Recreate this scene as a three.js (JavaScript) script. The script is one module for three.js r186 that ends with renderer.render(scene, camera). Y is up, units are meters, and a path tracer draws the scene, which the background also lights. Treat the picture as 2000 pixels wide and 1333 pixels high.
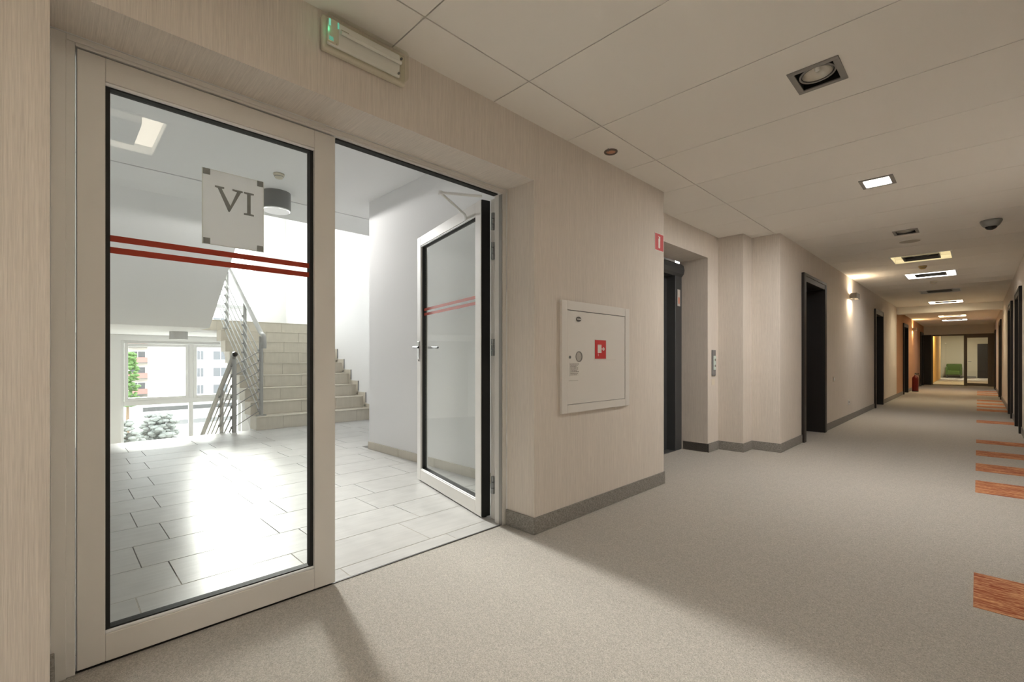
import * as THREE from 'three';
import { RoundedBoxGeometry } from 'three/addons/geometries/RoundedBoxGeometry.js';
import { mergeGeometries } from 'three/addons/utils/BufferGeometryUtils.js';
import { RectAreaLightUniformsLib } from 'three/addons/lights/RectAreaLightUniformsLib.js';

// ------------------------------------------------------------------ camera, sky, sun, exposure
RectAreaLightUniformsLib.init();
const scene = new THREE.Scene();
const camera = new THREE.PerspectiveCamera(2 * Math.atan(666.5 / 904.635) * 180 / Math.PI, 2000 / 1333, 0.05, 400);
camera.position.set(1.959, 1.1, 2.144);
camera.rotation.set(0, 0.788, 0);
camera.setViewOffset(2000, 1333, 0, -35.3, 2000, 1333);
scene.add(camera);
scene.background = new THREE.Color(0.95, 0.98, 1.0);
scene.backgroundIntensity = 2.5;
const sun = new THREE.DirectionalLight(new THREE.Color(1.0, 0.97, 0.92), 5.9);
sun.position.set(-40, 16, -6);
sun.shadow.radius = 28;
sun.castShadow = true;
Object.assign(sun.shadow.camera, { left: -25, right: 25, top: 25, bottom: -25, near: 1, far: 120 });
sun.shadow.mapSize.set(4096, 4096);
scene.add(sun, sun.target);
const renderer = new THREE.WebGLRenderer({ antialias: true });
renderer.toneMapping = THREE.LinearToneMapping;
renderer.toneMappingExposure = 2.65;
renderer.shadowMap.enabled = true;

// ------------------------------------------------------------------ helpers
let seed = 12345;
const rnd = () => { seed = (seed * 1664525 + 1013904223) >>> 0; return seed / 4294967296; };
const PI = Math.PI, CEIL = 2.578;
const names = {};
function numbered(n) { const k = names[n] ?? 0; names[n] = k + 1; return k ? n + '_' + String(k).padStart(3, '0') : n; }
function thing(name, label, category, [x, y, z] = [0, 0, 0], turn = 0, group) {
  const o = new THREE.Group(); o.name = numbered(name); scene.add(o);
  o.position.set(x, y, z); o.rotation.y = turn; o.userData = { label, category };
  if (group) o.userData.group = group;
  return o;
}
function structure(name, label, category) {
  const o = new THREE.Group(); o.name = numbered(name); scene.add(o);
  o.userData = { kind: 'structure', label, category };
  return o;
}
// texture coordinates in metres, picked by the way each face points
function metric(g, soffit = false) {
  g = g.index ? g.toNonIndexed() : g;
  const p = g.attributes.position, uv = new Float32Array(p.count * 2), a = new THREE.Vector3(), b = new THREE.Vector3(), c = new THREE.Vector3();
  for (let i = 0; i < p.count; i += 3) {
    a.fromBufferAttribute(p, i); b.fromBufferAttribute(p, i + 1); c.fromBufferAttribute(p, i + 2);
    const n = b.clone().sub(a).cross(c.clone().sub(a)), ax = Math.abs(n.x), ay = Math.abs(n.y), az = Math.abs(n.z);
    [a, b, c].forEach((v, k) => {
      const u = ax >= ay && ax >= az ? [v.z, v.y] : ay >= az ? (soffit ? [v.z, v.x] : [v.x, v.z]) : [v.x, v.y];
      uv[(i + k) * 2] = u[0]; uv[(i + k) * 2 + 1] = u[1];
    });
  }
  g.setAttribute('uv', new THREE.BufferAttribute(uv, 2));
  return g;
}
function mesh(name, g, m, parent, at) {
  const o = new THREE.Mesh(Array.isArray(g) ? mergeGeometries(g.map((q) => { const t = q.index ? q.toNonIndexed() : q; for (const k of Object.keys(t.attributes)) if (!['position', 'normal', 'uv'].includes(k)) t.deleteAttribute(k); return t; })) : g, m);
  o.name = name; o.castShadow = o.receiveShadow = true;
  if (at) o.position.set(...at);
  parent.add(o);
  return o;
}
const span = (x0, x1, y0, y1, z0, z1) => { const g = new THREE.BoxGeometry(Math.abs(x1 - x0), Math.abs(y1 - y0), Math.abs(z1 - z0)); g.translate((x0 + x1) / 2, (y0 + y1) / 2, (z0 + z1) / 2); return g; };
const soft = (x0, x1, y0, y1, z0, z1, r = 0.004, s = 2) => { const g = new RoundedBoxGeometry(Math.abs(x1 - x0), Math.abs(y1 - y0), Math.abs(z1 - z0), s, r); g.translate((x0 + x1) / 2, (y0 + y1) / 2, (z0 + z1) / 2); return g; };
const cyl = (r, h, n = 24, r2 = r) => new THREE.CylinderGeometry(r, r2, h, n);
function tube(points, r, n = 10, steps = 32) { return new THREE.TubeGeometry(points.length === 2 ? new THREE.LineCurve3(new THREE.Vector3(...points[0]), new THREE.Vector3(...points[1])) : new THREE.CatmullRomCurve3(points.map((p) => new THREE.Vector3(...p)), false, 'catmullrom', 0.2), points.length === 2 ? 1 : steps, r, n, false); }
// a closed outline in (x, y), pushed out along z from z0 to z1
function prism(points, z0, z1, holes = []) {
  const s = new THREE.Shape(points.map((p) => new THREE.Vector2(...p)));
  for (const h of holes) s.holes.push(new THREE.Path(h.map((p) => new THREE.Vector2(...p))));
  const g = new THREE.ExtrudeGeometry(s, { depth: z1 - z0, bevelEnabled: false }); g.translate(0, 0, z0); return g;
}
const rectangle = (a0, a1, b0, b1) => [[a0, b0], [a1, b0], [a1, b1], [a0, b1]];
// a wall standing along z between x0 and x1 with openings [z0, z1, y0, y1]
function wallAlongZ(x0, x1, z0, z1, y0, y1, openings = []) {
  const zs = [...new Set([z0, z1, ...openings.flatMap((o) => [o[0], o[1]])])].sort((p, q) => p - q), parts = [];
  for (let i = 0; i + 1 < zs.length; i++) {
    const m = (zs[i] + zs[i + 1]) / 2, cuts = openings.filter((o) => o[0] < m && o[1] > m).sort((p, q) => p[2] - q[2]);
    let y = y0;
    for (const c of cuts) { if (c[2] > y) parts.push(span(x0, x1, y, c[2], zs[i], zs[i + 1])); y = c[3]; }
    if (y < y1) parts.push(span(x0, x1, y, y1, zs[i], zs[i + 1]));
  }
  return mergeGeometries(parts);
}
function slabXZ(x0, x1, z0, z1, y0, y1, openings = []) { // horizontal sheet with openings [x0, x1, z0, z1]
  const g = prism(rectangle(x0, x1, -z1, -z0), 0, y1 - y0, openings.map(([a, b, c, d]) => rectangle(a, b, -d, -c)));
  g.rotateX(-PI / 2); g.translate(0, y0, 0);
  return g;
}
const srgb = (r, g, b) => new THREE.Color().setRGB(r / 255, g / 255, b / 255, THREE.SRGBColorSpace);

// ------------------------------------------------------------------ textures
function picture(w, h, f, colour = true) {
  const d = new Uint8Array(w * h * 4);
  for (let y = 0; y < h; y++) for (let x = 0; x < w; x++) { const c = f(x, y); const i = (y * w + x) * 4; d[i] = c[0]; d[i + 1] = c[1]; d[i + 2] = c[2]; d[i + 3] = 255; }
  const t = new THREE.DataTexture(d, w, h); t.magFilter = THREE.LinearFilter; t.minFilter = THREE.LinearMipmapLinearFilter; t.generateMipmaps = true;
  t.wrapS = t.wrapT = THREE.RepeatWrapping; t.anisotropy = 8; if (colour) t.colorSpace = THREE.SRGBColorSpace; t.needsUpdate = true;
  return t;
}
const clampByte = (v) => Math.max(0, Math.min(255, Math.round(v)));
function grid(n, m) { const a = new Float32Array(n * m); for (let i = 0; i < a.length; i++) a[i] = rnd(); return a; }
function smooth(n, m) { const a = grid(n, m); return (u, v) => { // periodic value noise, u and v in 0..1
  const x = u * n, y = v * m, i = Math.floor(x), j = Math.floor(y), f = x - i, g = y - j, s = f * f * (3 - 2 * f), t = g * g * (3 - 2 * g), at = (p, q) => a[((q % m + m) % m) * n + ((p % n + n) % n)];
  return (at(i, j) * (1 - s) + at(i + 1, j) * s) * (1 - t) + (at(i, j + 1) * (1 - s) + at(i + 1, j + 1) * s) * t;
}; }
const streakFine = smooth(256, 6), streakMid = smooth(96, 3), streakThread = smooth(512, 24);
const wallHeights = new Float32Array(1024 * 512);
const wallTone = (x, y) => { const u = x / 1024, v = y / 512; return 0.4 * streakFine(u, v) + 0.15 * streakMid(u, v) + 0.45 * streakThread(u, v) - 0.5; };
const wallpaperMap = picture(1024, 512, (x, y) => { const t = wallTone(x, y); wallHeights[y * 1024 + x] = t; return [clampByte(220 + 30 * t), clampByte(211 + 30 * t), clampByte(201 + 29 * t)]; });
const wallpaperBump = picture(1024, 512, (x, y) => { const t = clampByte(128 + 200 * wallHeights[y * 1024 + x]); return [t, t, t]; }, false);
const terracottaMap = picture(1024, 512, (x, y) => { const t = wallHeights[y * 1024 + x]; return [clampByte(196 + 40 * t), clampByte(150 + 40 * t), clampByte(116 + 36 * t)]; });
const loop1 = grid(512, 512), loopBig = smooth(40, 40), loopMid = smooth(128, 128);
const carpetTone = (x, y) => 0.5 * (loop1[y * 512 + x] - 0.5) + 0.55 * (loopMid(x / 512, y / 512) - 0.5) + 0.14 * (loopBig(x / 512, y / 512) - 0.5);
const carpetMap = picture(512, 512, (x, y) => { const t = carpetTone(x, y); return [clampByte(177 + 74 * t), clampByte(172 + 72 * t), clampByte(164 + 70 * t)]; });
const carpetBump = picture(512, 512, (x, y) => { const t = clampByte(128 + 120 * carpetTone(x, y)); return [t, t, t]; }, false);
const inlayStreak = smooth(8, 90), inlayFine = smooth(48, 256), inlayPatch = smooth(5, 9);
const inlayMap = picture(512, 512, (x, y) => { const u = x / 512, v = y / 512, t = 0.5 * inlayStreak(u, v) + 0.5 * inlayFine(u, v), p = inlayPatch(u, v); const k = clampByte(255 * t) / 255;
  const q = Math.max(0, Math.min(1, (k - 0.5) * 2.2 + 0.5)); return [clampByte(140 + 62 * q + 26 * p), clampByte(62 + 84 * q + 30 * p), clampByte(34 + 72 * q + 22 * p)]; });
const baseGrain = grid(256, 256), baseMid = smooth(64, 64);
const baseboardMap = picture(256, 256, (x, y) => { const t = 0.6 * (baseGrain[y * 256 + x] - 0.5) + 0.6 * (baseMid(x / 256, y / 256) - 0.5); return [clampByte(140 + 60 * t), clampByte(136 + 60 * t), clampByte(130 + 58 * t)]; });
const tileCloud = smooth(10, 14), tileStreak = smooth(6, 60), tileGrain = grid(512, 512);
const tileTone = (x, y) => 0.4 * (tileCloud(x / 512, y / 512) - 0.5) + 0.4 * (tileStreak(y / 512, x / 512) - 0.5) + 0.14 * (tileGrain[y * 512 + x] - 0.5);
const floorTileMap = picture(512, 512, (x, y) => { const t = tileTone(x, y); return [clampByte(192 + 20 * t), clampByte(191 + 20 * t), clampByte(189 + 20 * t)]; });
const floorTileRough = picture(512, 512, (x, y) => { const t = clampByte(255 * (0.34 + 0.1 * tileTone(x, y))); return [t, t, t]; }, false);
const stairTileMap = picture(512, 512, (x, y) => { const t = tileTone(x, y); return [clampByte(206 + 14 * t), clampByte(199 + 14 * t), clampByte(185 + 14 * t)]; });
const woodStreak = smooth(200, 6);
const darkWoodMap = picture(512, 256, (x, y) => { const t = woodStreak(x / 512, y / 256) - 0.5; return [clampByte(30 + 14 * t), clampByte(25 + 12 * t), clampByte(22 + 10 * t)]; });
for (const t of [carpetMap, carpetBump]) t.repeat.set(2.9, 2.9);
for (const t of [wallpaperMap, wallpaperBump, terracottaMap]) t.repeat.set(1.5, 1);
for (const t of [floorTileMap, floorTileRough, stairTileMap]) t.repeat.set(1.1, 1.1);
for (const t of [baseboardMap]) t.repeat.set(2.6, 2.6);
inlayMap.repeat.set(1.6, 1.5);

// ------------------------------------------------------------------ materials
const std = (color, roughness = 0.6, more = {}) => new THREE.MeshStandardMaterial({ color, roughness, ...more });
const M = {
  wallpaper: std(0xffffff, 0.85, { map: wallpaperMap, bumpMap: wallpaperBump, bumpScale: 0.0009 }),
  terracotta: std(0xffffff, 0.85, { map: terracottaMap, bumpMap: wallpaperBump, bumpScale: 0.0009 }),
  plaster: std(srgb(241, 241, 241), 0.85),
  panel: std(srgb(245, 241, 234), 0.9),
  carpet: std(0xffffff, 1, { map: carpetMap, bumpMap: carpetBump, bumpScale: 0.004 }),
  inlay: std(0xffffff, 1, { map: inlayMap, bumpMap: carpetBump, bumpScale: 0.004 }),
  baseboard: std(0xffffff, 0.95, { map: baseboardMap }),
  floorTile: new THREE.MeshPhysicalMaterial({ color: 0xffffff, roughness: 1, map: floorTileMap, roughnessMap: floorTileRough, specularIntensity: 0.2 }),
  grout: std(srgb(120, 118, 116), 0.95),
  stairTile: std(0xffffff, 0.5, { map: stairTileMap }),
  whiteMetal: std(srgb(222, 219, 214), 0.38),
  whiteFrame: std(srgb(236, 236, 236), 0.4),
  cabinet: std(srgb(226, 222, 216), 0.45),
  gasket: std(srgb(28, 28, 27), 0.7),
  blackEdge: std(srgb(14, 14, 14), 0.6),
  steel: std(srgb(150, 152, 152), 0.34, { metalness: 0.9 }),
  brushed: std(srgb(168, 168, 166), 0.38, { metalness: 0.4 }),
  liftSteel: std(srgb(104, 106, 108), 0.55, { metalness: 0.85 }),
  chrome: std(srgb(190, 190, 190), 0.2, { metalness: 1 }),
  greyPaint: std(srgb(128, 128, 128), 0.5),
  fittingGrey: std(srgb(150, 147, 142), 0.45, { metalness: 0.4 }),
  darkWood: std(0xffffff, 0.42, { map: darkWoodMap }),
  black: std(srgb(12, 12, 12), 0.6),
  red: std(srgb(200, 26, 22), 0.5),
  tape: std(srgb(164, 50, 18), 0.6),
  white: std(srgb(238, 238, 236), 0.5),
  glass: new THREE.MeshPhysicalMaterial({ color: srgb(250, 253, 251), roughness: 0, transmission: 1, thickness: 0, ior: 1.5 }),
  lens: new THREE.MeshPhysicalMaterial({ color: srgb(238, 238, 232), roughness: 0.25, transmission: 0.75, thickness: 0, ior: 1.45 }),
  acrylic: new THREE.MeshPhysicalMaterial({ color: srgb(250, 250, 252), roughness: 1, transmission: 0.6, thickness: 0, ior: 1.45 }),
  letter: std(srgb(140, 141, 142), 0.5, { metalness: 0.2 }),
  copper: std(srgb(204, 150, 118), 0.4, { metalness: 0.3 }),
  cream: std(srgb(214, 208, 190), 0.6),
  greenFabric: std(srgb(84, 106, 46), 0.9),
};
const lamp = (r, g, b, k) => new THREE.MeshStandardMaterial({ color: 0x222222, emissive: new THREE.Color(r, g, b), emissiveIntensity: k, roughness: 0.6 });

// ------------------------------------------------------------------ the setting: corridor
{
  const near = structure('wall_left', 'beige vertically streaked wallpaper wall with the glass double door', 'wall');
  mesh('wall_surface', metric(wallAlongZ(-0.24, 0, -1.699, 6.4, 0, CEIL + 0.25, [[0, 2.147, -0.01, 2.221]]), true), M.wallpaper, near);
  mesh('wall_return', metric(span(-0.68, -0.24, 0, CEIL + 0.25, -1.699, -1.2), true), M.wallpaper, near);

  const lobby = structure('wall_lift', 'beige wallpaper wall around the recessed lift doors', 'wall');
  mesh('wall_surface', metric(wallAlongZ(-0.62, -0.275, -3.63, -1.699, 0, CEIL + 0.25, [[-3.32, -1.95, -0.01, 2.29]]), true), M.wallpaper, lobby);
  mesh('wall_step', metric(span(-0.62, 0.012, 0, CEIL + 0.25, -3.92, -3.63), true), M.wallpaper, lobby);
  mesh('lift_shaft', span(-2.2, -0.86, 0, 2.85, -3.7, -1.7), M.black, lobby);

  const far = structure('wall_left_far', 'long beige wallpaper wall with dark recessed doors', 'wall');
  const doorsL = [[-6.08, -4.9, 2.2], [-12.1, -10.95, 2.19], [-17.8, -16.6, 2.18], [-23.9, -22.7, 2.16]];
  mesh('wall_surface', metric(wallAlongZ(-0.1, 0.325, -15.0, -3.92, 0, CEIL + 0.25, doorsL.slice(0, 2).map(([a, b, h]) => [a, b, -0.01, h])), true), M.wallpaper, far);
  const orange = structure('wall_left_orange', 'terracotta wallpaper wall beyond the ceiling beam on the lamp side', 'wall');
  mesh('wall_surface', metric(wallAlongZ(-0.1, 0.325, -24.6, -15.0, 0, CEIL + 0.25, doorsL.slice(2).map(([a, b, h]) => [a, b, -0.01, h])), true), M.terracotta, orange);

  const right = structure('wall_right', 'long beige wallpaper wall with a row of dark doors', 'wall');
  const doorsR = [[-9.05, -8.0, 2.14], [-11.5, -10.45, 2.14], [-17.3, -16.1, 2.14], [-22.6, -21.5, 2.1]];
  mesh('wall_surface', metric(wallAlongZ(2.42, 2.8, -24.6, 6.4, 0, CEIL + 0.25, doorsR.map(([a, b, h]) => [a, b, -0.01, h])), true), M.wallpaper, right);
  const back = structure('wall_back', 'beige wallpaper wall closing the corridor behind the viewer', 'wall');
  mesh('wall_surface', metric(span(-0.3, 2.8, 0, CEIL + 0.25, 6.4, 6.6), true), M.wallpaper, back);

  const floor = structure('floor', 'grey beige looped carpet of the corridor with orange inlays', 'carpet');
  mesh('carpet', metric(span(-0.9, 2.8, -0.2, 0, -24.6, 6.6)), M.carpet, floor);
  for (const [a, b] of [[-1.225, -0.755], [-3.8, -3.26], [-4.78, -4.31], [-5.75, -5.34], [-6.81, -6.45], [-9.68, -9.2], [-12.35, -11.8], [-13.32, -12.85], [-14.4, -13.85], [-15.6, -15.05], [-18.4, -17.9], [-19.5, -19.0], [-20.6, -20.1], [0.62, 1.1], [3.0, 3.45]])
    mesh('carpet_inlay', metric(span(1.945, 2.42, -0.004, 0.0015, a, b)), M.inlay, floor);

  // skirting strips
  const base = (name, label, list) => { const s = structure(name, label, 'baseboard'); for (const q of list) mesh('skirting', metric(soft(q[0], q[1], 0, 0.106, q[2], q[3], 0.003, 1)), M.baseboard, s); };
  base('baseboard_left', 'grey flecked skirting strip along the wall with the glass door', [[0, 0.011, -1.705, 0.0], [-0.245, 0.011, -0.0005, 0.011], [0, 0.011, 2.147, 6.4], [-0.245, 0.011, 2.136, 2.1475]]);
  base('baseboard_lift', 'grey flecked skirting strip around the lift niche', [[-0.275, -0.264, -3.63, -3.32], [-0.58, -0.264, -3.331, -3.32], [-0.275, 0.023, -3.63, -3.619], [0.012, 0.023, -3.92, -3.63], [0.012, 0.336, -3.92, -3.909]]);
  base('baseboard_left_far', 'grey flecked skirting strip along the wall of dark doors', [[0.325, 0.336, -4.86, -3.92], [0.325, 0.336, -10.9, -6.12], [0.325, 0.336, -16.55, -12.15], [0.325, 0.336, -22.65, -17.85]]);
  base('baseboard_right', 'grey flecked skirting strip along the right wall', [[2.409, 2.42, -7.95, 6.4], [2.409, 2.42, -10.4, -9.1], [2.409, 2.42, -16.05, -11.55], [2.409, 2.42, -21.45, -17.35]]);
  base('baseboard_back', 'grey flecked skirting strip on the end wall behind the viewer', [[0.02, 2.4, 6.389, 6.4]]);

  // ceiling of long flat panels with narrow joints
  const ceiling = structure('ceiling', 'off white ceiling of long flat panels with narrow joints', 'ceiling');
  mesh('ceiling_slab', span(-0.9, 2.8, CEIL + 0.2, CEIL + 0.4, -24.6, 6.6), M.panel, ceiling);
  mesh('joint_backing', slabXZ(-0.9, 2.8, -15.1, 6.6, CEIL + 0.012, CEIL + 0.014, fixtureHoles()), std(srgb(192, 186, 178), 0.9), ceiling);
  const seams = [6.4, 5.79, 5.11, 4.42, 3.74, 3.05, 2.37, 1.5, 0.999, 0.342, -0.333, -1.039, -1.72, -2.4, -3.09, -3.78, -4.47, -5.16, -5.84, -6.46, -7.19, -7.8, -8.38, -9.14, -9.8, -10.5, -11.15, -11.9, -12.6, -13.2, -13.88, -14.6, -15.0];
  for (let k = 0; k + 1 < seams.length; k++) {
    const z1 = seams[k] - 0.003, z0 = seams[k + 1] + 0.003;
    const holes = fixtureHoles().filter(([, , a, b]) => a > z0 && b < z1);
    mesh('ceiling_panel', slabXZ(0.279, 2.42, z0, z1, CEIL, CEIL + 0.012, holes), M.panel, ceiling);
    const left = z1 < -1.7 ? -0.275 : 0;
    if (z1 > -3.95) mesh('ceiling_panel', slabXZ(left, 0.272, z0, z1, CEIL, CEIL + 0.012), M.panel, ceiling);
  }
  const dropped = structure('ceiling_far', 'lower off white ceiling strip beyond the cross beam', 'ceiling');
  mesh('beam', span(0.325, 2.42, 2.38, CEIL + 0.2, -15.35, -15.0), M.panel, dropped);
  mesh('ceiling_sheet', slabXZ(0.325, 2.42, -24.6, -15.35, 2.5, 2.52, [[1.05, 1.7, -18.85, -18.2], [1.05, 1.7, -21.05, -20.4]]), M.panel, dropped);
}
function fixtureHoles() {
  return [[1.26, 1.48, -0.815, -0.565], [1.26, 1.48, -2.865, -2.615], [1.26, 1.48, -5.02, -4.77], [1.055, 1.705, -7.15, -6.5], [1.055, 1.705, -9.08, -8.43], [1.055, 1.705, -11.85, -11.2], [1.055, 1.705, -14.55, -13.9], [1.055, 1.705, 1.62, 2.27], [1.055, 1.705, 3.76, 4.41]];
}

// ------------------------------------------------------------------ the setting: stairwell
const SX = -10.2, LAND = 1.85, RISE = LAND / 9, TREAD = 0.3, X1 = -5.86, WELL = -0.09, FL2 = 0.34, ZL = 2.3, ZR = -2.0, SC = 3.02;
{
  let w = structure('wall_entrance_side', 'smooth pale grey wall beside the open glass door leaf', 'wall');
  mesh('side_wall', span(-3.3, -0.24, 0, SC, -1.2, -0.62), M.plaster, w);
  w = structure('wall_stair_right', 'white wall along the rising flight of steps', 'wall');
  mesh('right_wall', span(SX - 0.3, -3.0, -3.9, 6.4, ZR - 0.25, ZR), M.plaster, w);
  w = structure('wall_stair_left', 'white stairwell wall opposite the rising flight', 'wall');
  mesh('left_wall', span(SX - 0.3, -0.24, -3.9, 6.4, ZL, ZL + 0.25), M.plaster, w);
  w = structure('wall_stair_upper', 'white wall of the floor above the glass door', 'wall');
  mesh('upper_wall', span(-0.5, -0.24, CEIL + 0.25, 6.4, -2.2, ZL + 0.25), M.plaster, w);
  w = structure('wall_entrance', 'pale walls framing the stairwell side of the glass door', 'wall');
  mesh('hidden_return', span(-3.3, -3.0, 0, SC, ZR, -1.2), M.plaster, w);
  mesh('door_side_wall', span(-0.33, -0.24, 0, SC, -0.62, -0.0), M.plaster, w);
  mesh('door_side_wall', span(-0.33, -0.24, 0, SC, 2.147, ZL), M.plaster, w);
  mesh('over_door_wall', span(-0.33, -0.24, 2.221, SC, 0, 2.147), M.plaster, w);
  w = structure('wall_stair_pit', 'white wall below the tiled floor edge', 'wall');
  mesh('pit_wall', span(-5.94, -5.7, -3.9, -0.31, ZR + 0.002, ZL - 0.002), M.plaster, w);
  const f = structure('wall_facade', 'white window wall at the far end of the stairwell', 'wall');
  mesh('wall_surface', wallAlongZ(SX - 0.3, SX, ZR - 0.25, ZL + 0.25, -3.9, 6.4, [[-1.02, 1.151, -1.1, 1.48], [-1.32, 1.95, 1.93, 5.4]]), M.plaster, f);
  const c = structure('ceiling_stairwell', 'smooth white stairwell ceiling over the entrance', 'ceiling');
  mesh('ceiling_sheet', span(-3.93, -0.24, SC, SC + 0.3, ZR, ZL), M.plaster, c);
  mesh('ceiling_edge', span(-4.71, -3.94, SC - 0.006, SC + 0.3, ZR, ZL), M.plaster, c);
  mesh('top_ceiling', span(SX - 0.3, -0.24, 6.4, 6.6, ZR - 0.25, ZL + 0.25), M.plaster, c);
  mesh('upper_floor', span(-4.71, -0.24, SC + 0.3, 3.7, ZR, ZL), M.plaster, c);

  // tiled floor: long tiles in staggered rows, each a piece of its own
  const fl = structure('floor_stairwell', 'light grey stone tile floor laid in staggered long tiles', 'tiled floor');
  mesh('mortar_bed', span(-5.95, -0.27, -0.3, -0.004, ZR, ZL), M.grout, fl);
  const edges = [-0.272, -0.40, -0.775, -1.145, -1.525, -1.91, -2.31, -2.7, -3.1, -3.5, -3.89, -4.29, -4.68, -5.08, -5.48, -5.95];
  const J = 0.0025;
  for (let r = 0; r + 1 < edges.length; r++) {
    let z = ((r % 2 ? 0.53 : 0.385) - 0.031 * r) - 0.685 * 5;
    const x1 = edges[r] - J, x0 = edges[r + 1] + J, rz0 = x1 > -3.3 ? (r ? -0.62 : -0.0) : ZR, rz1 = r ? ZL : 2.147;
    for (; z < ZL; z += 0.685) {
      const a = Math.max(z + J, rz0), b = Math.min(z + 0.685 - J, rz1);
      if (b - a < 0.02) continue;
      const g = metric(soft(x0, x1, -0.006, 0.001, a, b, 0.0012, 1)), uv = g.attributes.uv, du = rnd(), dv = rnd();
      for (let i = 0; i < uv.count; i++) uv.setXY(i, uv.getX(i) + du, uv.getY(i) + dv);
      mesh('floor_tile', g, M.floorTile, fl);
    }
  }
  const sk = structure('baseboard_stairwell', 'beige tile skirting at the foot of the stairwell wall', 'baseboard');
  for (const [a, b] of [[-3.3, -2.62], [-2.615, -1.93], [-1.925, -1.24], [-1.235, -0.55]]) mesh('skirting_tile', metric(soft(a, b, 0.001, 0.09, -0.62, -0.608, 0.002, 1)), M.stairTile, sk);
  mesh('skirting_tile', metric(soft(-3.312, -3.3, 0.001, 0.09, -1.25, -0.608, 0.002, 1)), M.stairTile, sk);
  const th = structure('trim_1', 'dark metal strip between the carpet and the tiles', 'threshold');
  mesh('threshold_strip', soft(-0.275, -0.262, -0.004, 0.003, 0.0, 2.147, 0.0015, 1), std(srgb(70, 68, 66), 0.5, { metalness: 0.5 }), th);
}

// ------------------------------------------------------------------ stairs
function stairFlight(o, x0, y0, dir, n, za, zb, side) { // treads and risers as tiles; dir is the sign of the climb along x
  for (let k = 0; k < n; k++) {
    const xa = x0 + dir * TREAD * k, y = y0 + RISE * k, zs = [za];
    let z = za + 0.28 + 0.23 * (k % 3); for (; z < zb - 0.1; z += 0.62) zs.push(z); zs.push(zb);
    for (let i = 0; i + 1 < zs.length; i++) {
      const a = zs[i] + 0.0015, b = zs[i + 1] - 0.0015;
      mesh('riser_tile', metric(soft(xa, xa - dir * 0.012, y + 0.002, y + RISE - 0.013, a, b, 0.0015, 1)), M.stairTile, o);
      if (k < n - 1) mesh('tread_tile', metric(soft(xa - dir * 0.022, xa + dir * TREAD, y + RISE - 0.012, y + RISE, a, b, 0.002, 1)), M.stairTile, o);
    }
    if (side !== undefined && k < n - 1) mesh('end_tile', metric(soft(xa, xa + dir * TREAD, y + 0.002, y + RISE - 0.013, side, side + 0.011, 0.0015, 1)), M.stairTile, o);
  }
}
{
  const s = thing('staircase', 'beige tiled flight of nine steps rising to the half landing', 'staircase');
  const pts = [[X1, 0]];
  for (let k = 0; k < 9; k++) { pts.push([X1 - TREAD * k, RISE * (k + 1) - 0.013]); if (k < 8) pts.push([X1 - TREAD * (k + 1), RISE * (k + 1) - 0.013]); }
  const xt = X1 - TREAD * 8;
  pts.push([SX + 0.002, LAND - 0.013], [SX + 0.002, 1.6], [xt - 0.08, 1.6], [X1 - 0.34, 0], [X1 - 0.34, -0.2], [X1, -0.2]);
  mesh('concrete_slab', prism(pts, ZR + 0.002, WELL - 0.011), M.plaster, s);
  stairFlight(s, X1, 0, -1, 9, ZR + 0.002, WELL, WELL - 0.011);
  for (let i = 0; i < 4; i++) mesh('landing_tile', metric(soft(SX + 0.003, xt + 0.022, LAND - 0.012, LAND, ZR + i * 0.585 + 0.0015, Math.min(FL2, ZR + (i + 1) * 0.585) - 0.0015, 0.002, 1)), M.stairTile, s);
  mesh('landing_slab', span(SX + 0.002, xt, 1.6, LAND - 0.013, WELL - 0.011, FL2), M.plaster, s);
  mesh('riser_tile', metric(soft(xt, xt + 0.012, LAND - RISE + 0.002, LAND - 0.013, WELL + 0.0015, FL2 - 0.0015, 0.0015, 1)), M.stairTile, s);
  // stepped wall skirting with its upright metal end strips
  for (let k = 0; k < 9; k++) {
    const xa = X1 - TREAD * k, y = RISE * (k + 1);
    mesh('wall_skirting', metric(prism([[xa + 0.11, y - RISE + 0.02], [xa + 0.11, y + 0.07], [xa - TREAD + 0.11, y + 0.07], [xa - TREAD, y], [xa, y], [xa, y - RISE + 0.02]].slice(0, 6), ZR + 0.001, ZR + 0.012)), M.stairTile, s);
    mesh('skirting_strip', soft(xa + 0.112, xa + 0.122, y - RISE + 0.09, y + 0.073, ZR + 0.001, ZR + 0.016, 0.002, 1), M.greyPaint, s);
  }
  const u = thing('upper_staircase', 'white sloping underside of the upper flight below the ceiling', 'staircase');
  const up = [[xt, LAND]];
  for (let k = 0; k < 9; k++) up.push([xt + TREAD * k, LAND + RISE * (k + 1)], [xt + TREAD * (k + 1), LAND + RISE * (k + 1)]);
  up.push([-4.712, 3.7], [-4.712, SC - 0.006], [-6.75, 1.6], [SX + 0.002, 1.6], [SX + 0.002, LAND]);
  mesh('concrete_slab', prism(up, FL2, ZL - 0.002), M.plaster, u);
  const d = thing('lower_staircase', 'beige tiled flight going down beside the window', 'staircase');
  const dn = [[-5.95, -0.02]];
  for (let k = 0; k < 9; k++) dn.push([-5.95 - TREAD * k, -RISE * (k + 1)], [-5.95 - TREAD * (k + 1), -RISE * (k + 1)]);
  dn.push([SX + 0.002, -LAND], [SX + 0.002, -LAND - 0.25], [-8.9, -LAND - 0.25], [-5.95, -0.3]);
  mesh('concrete_slab', prism(dn, FL2, ZL - 0.002), M.stairTile, d);
  mesh('landing_slab', span(SX + 0.002, -8.65, -LAND - 0.25, -LAND, ZR + 0.002, FL2), M.stairTile, d);
  mesh('lower_floor', span(SX + 0.002, -5.96, -3.9, -3.8, ZR + 0.002, ZL - 0.002), M.plaster, d);
}

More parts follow.
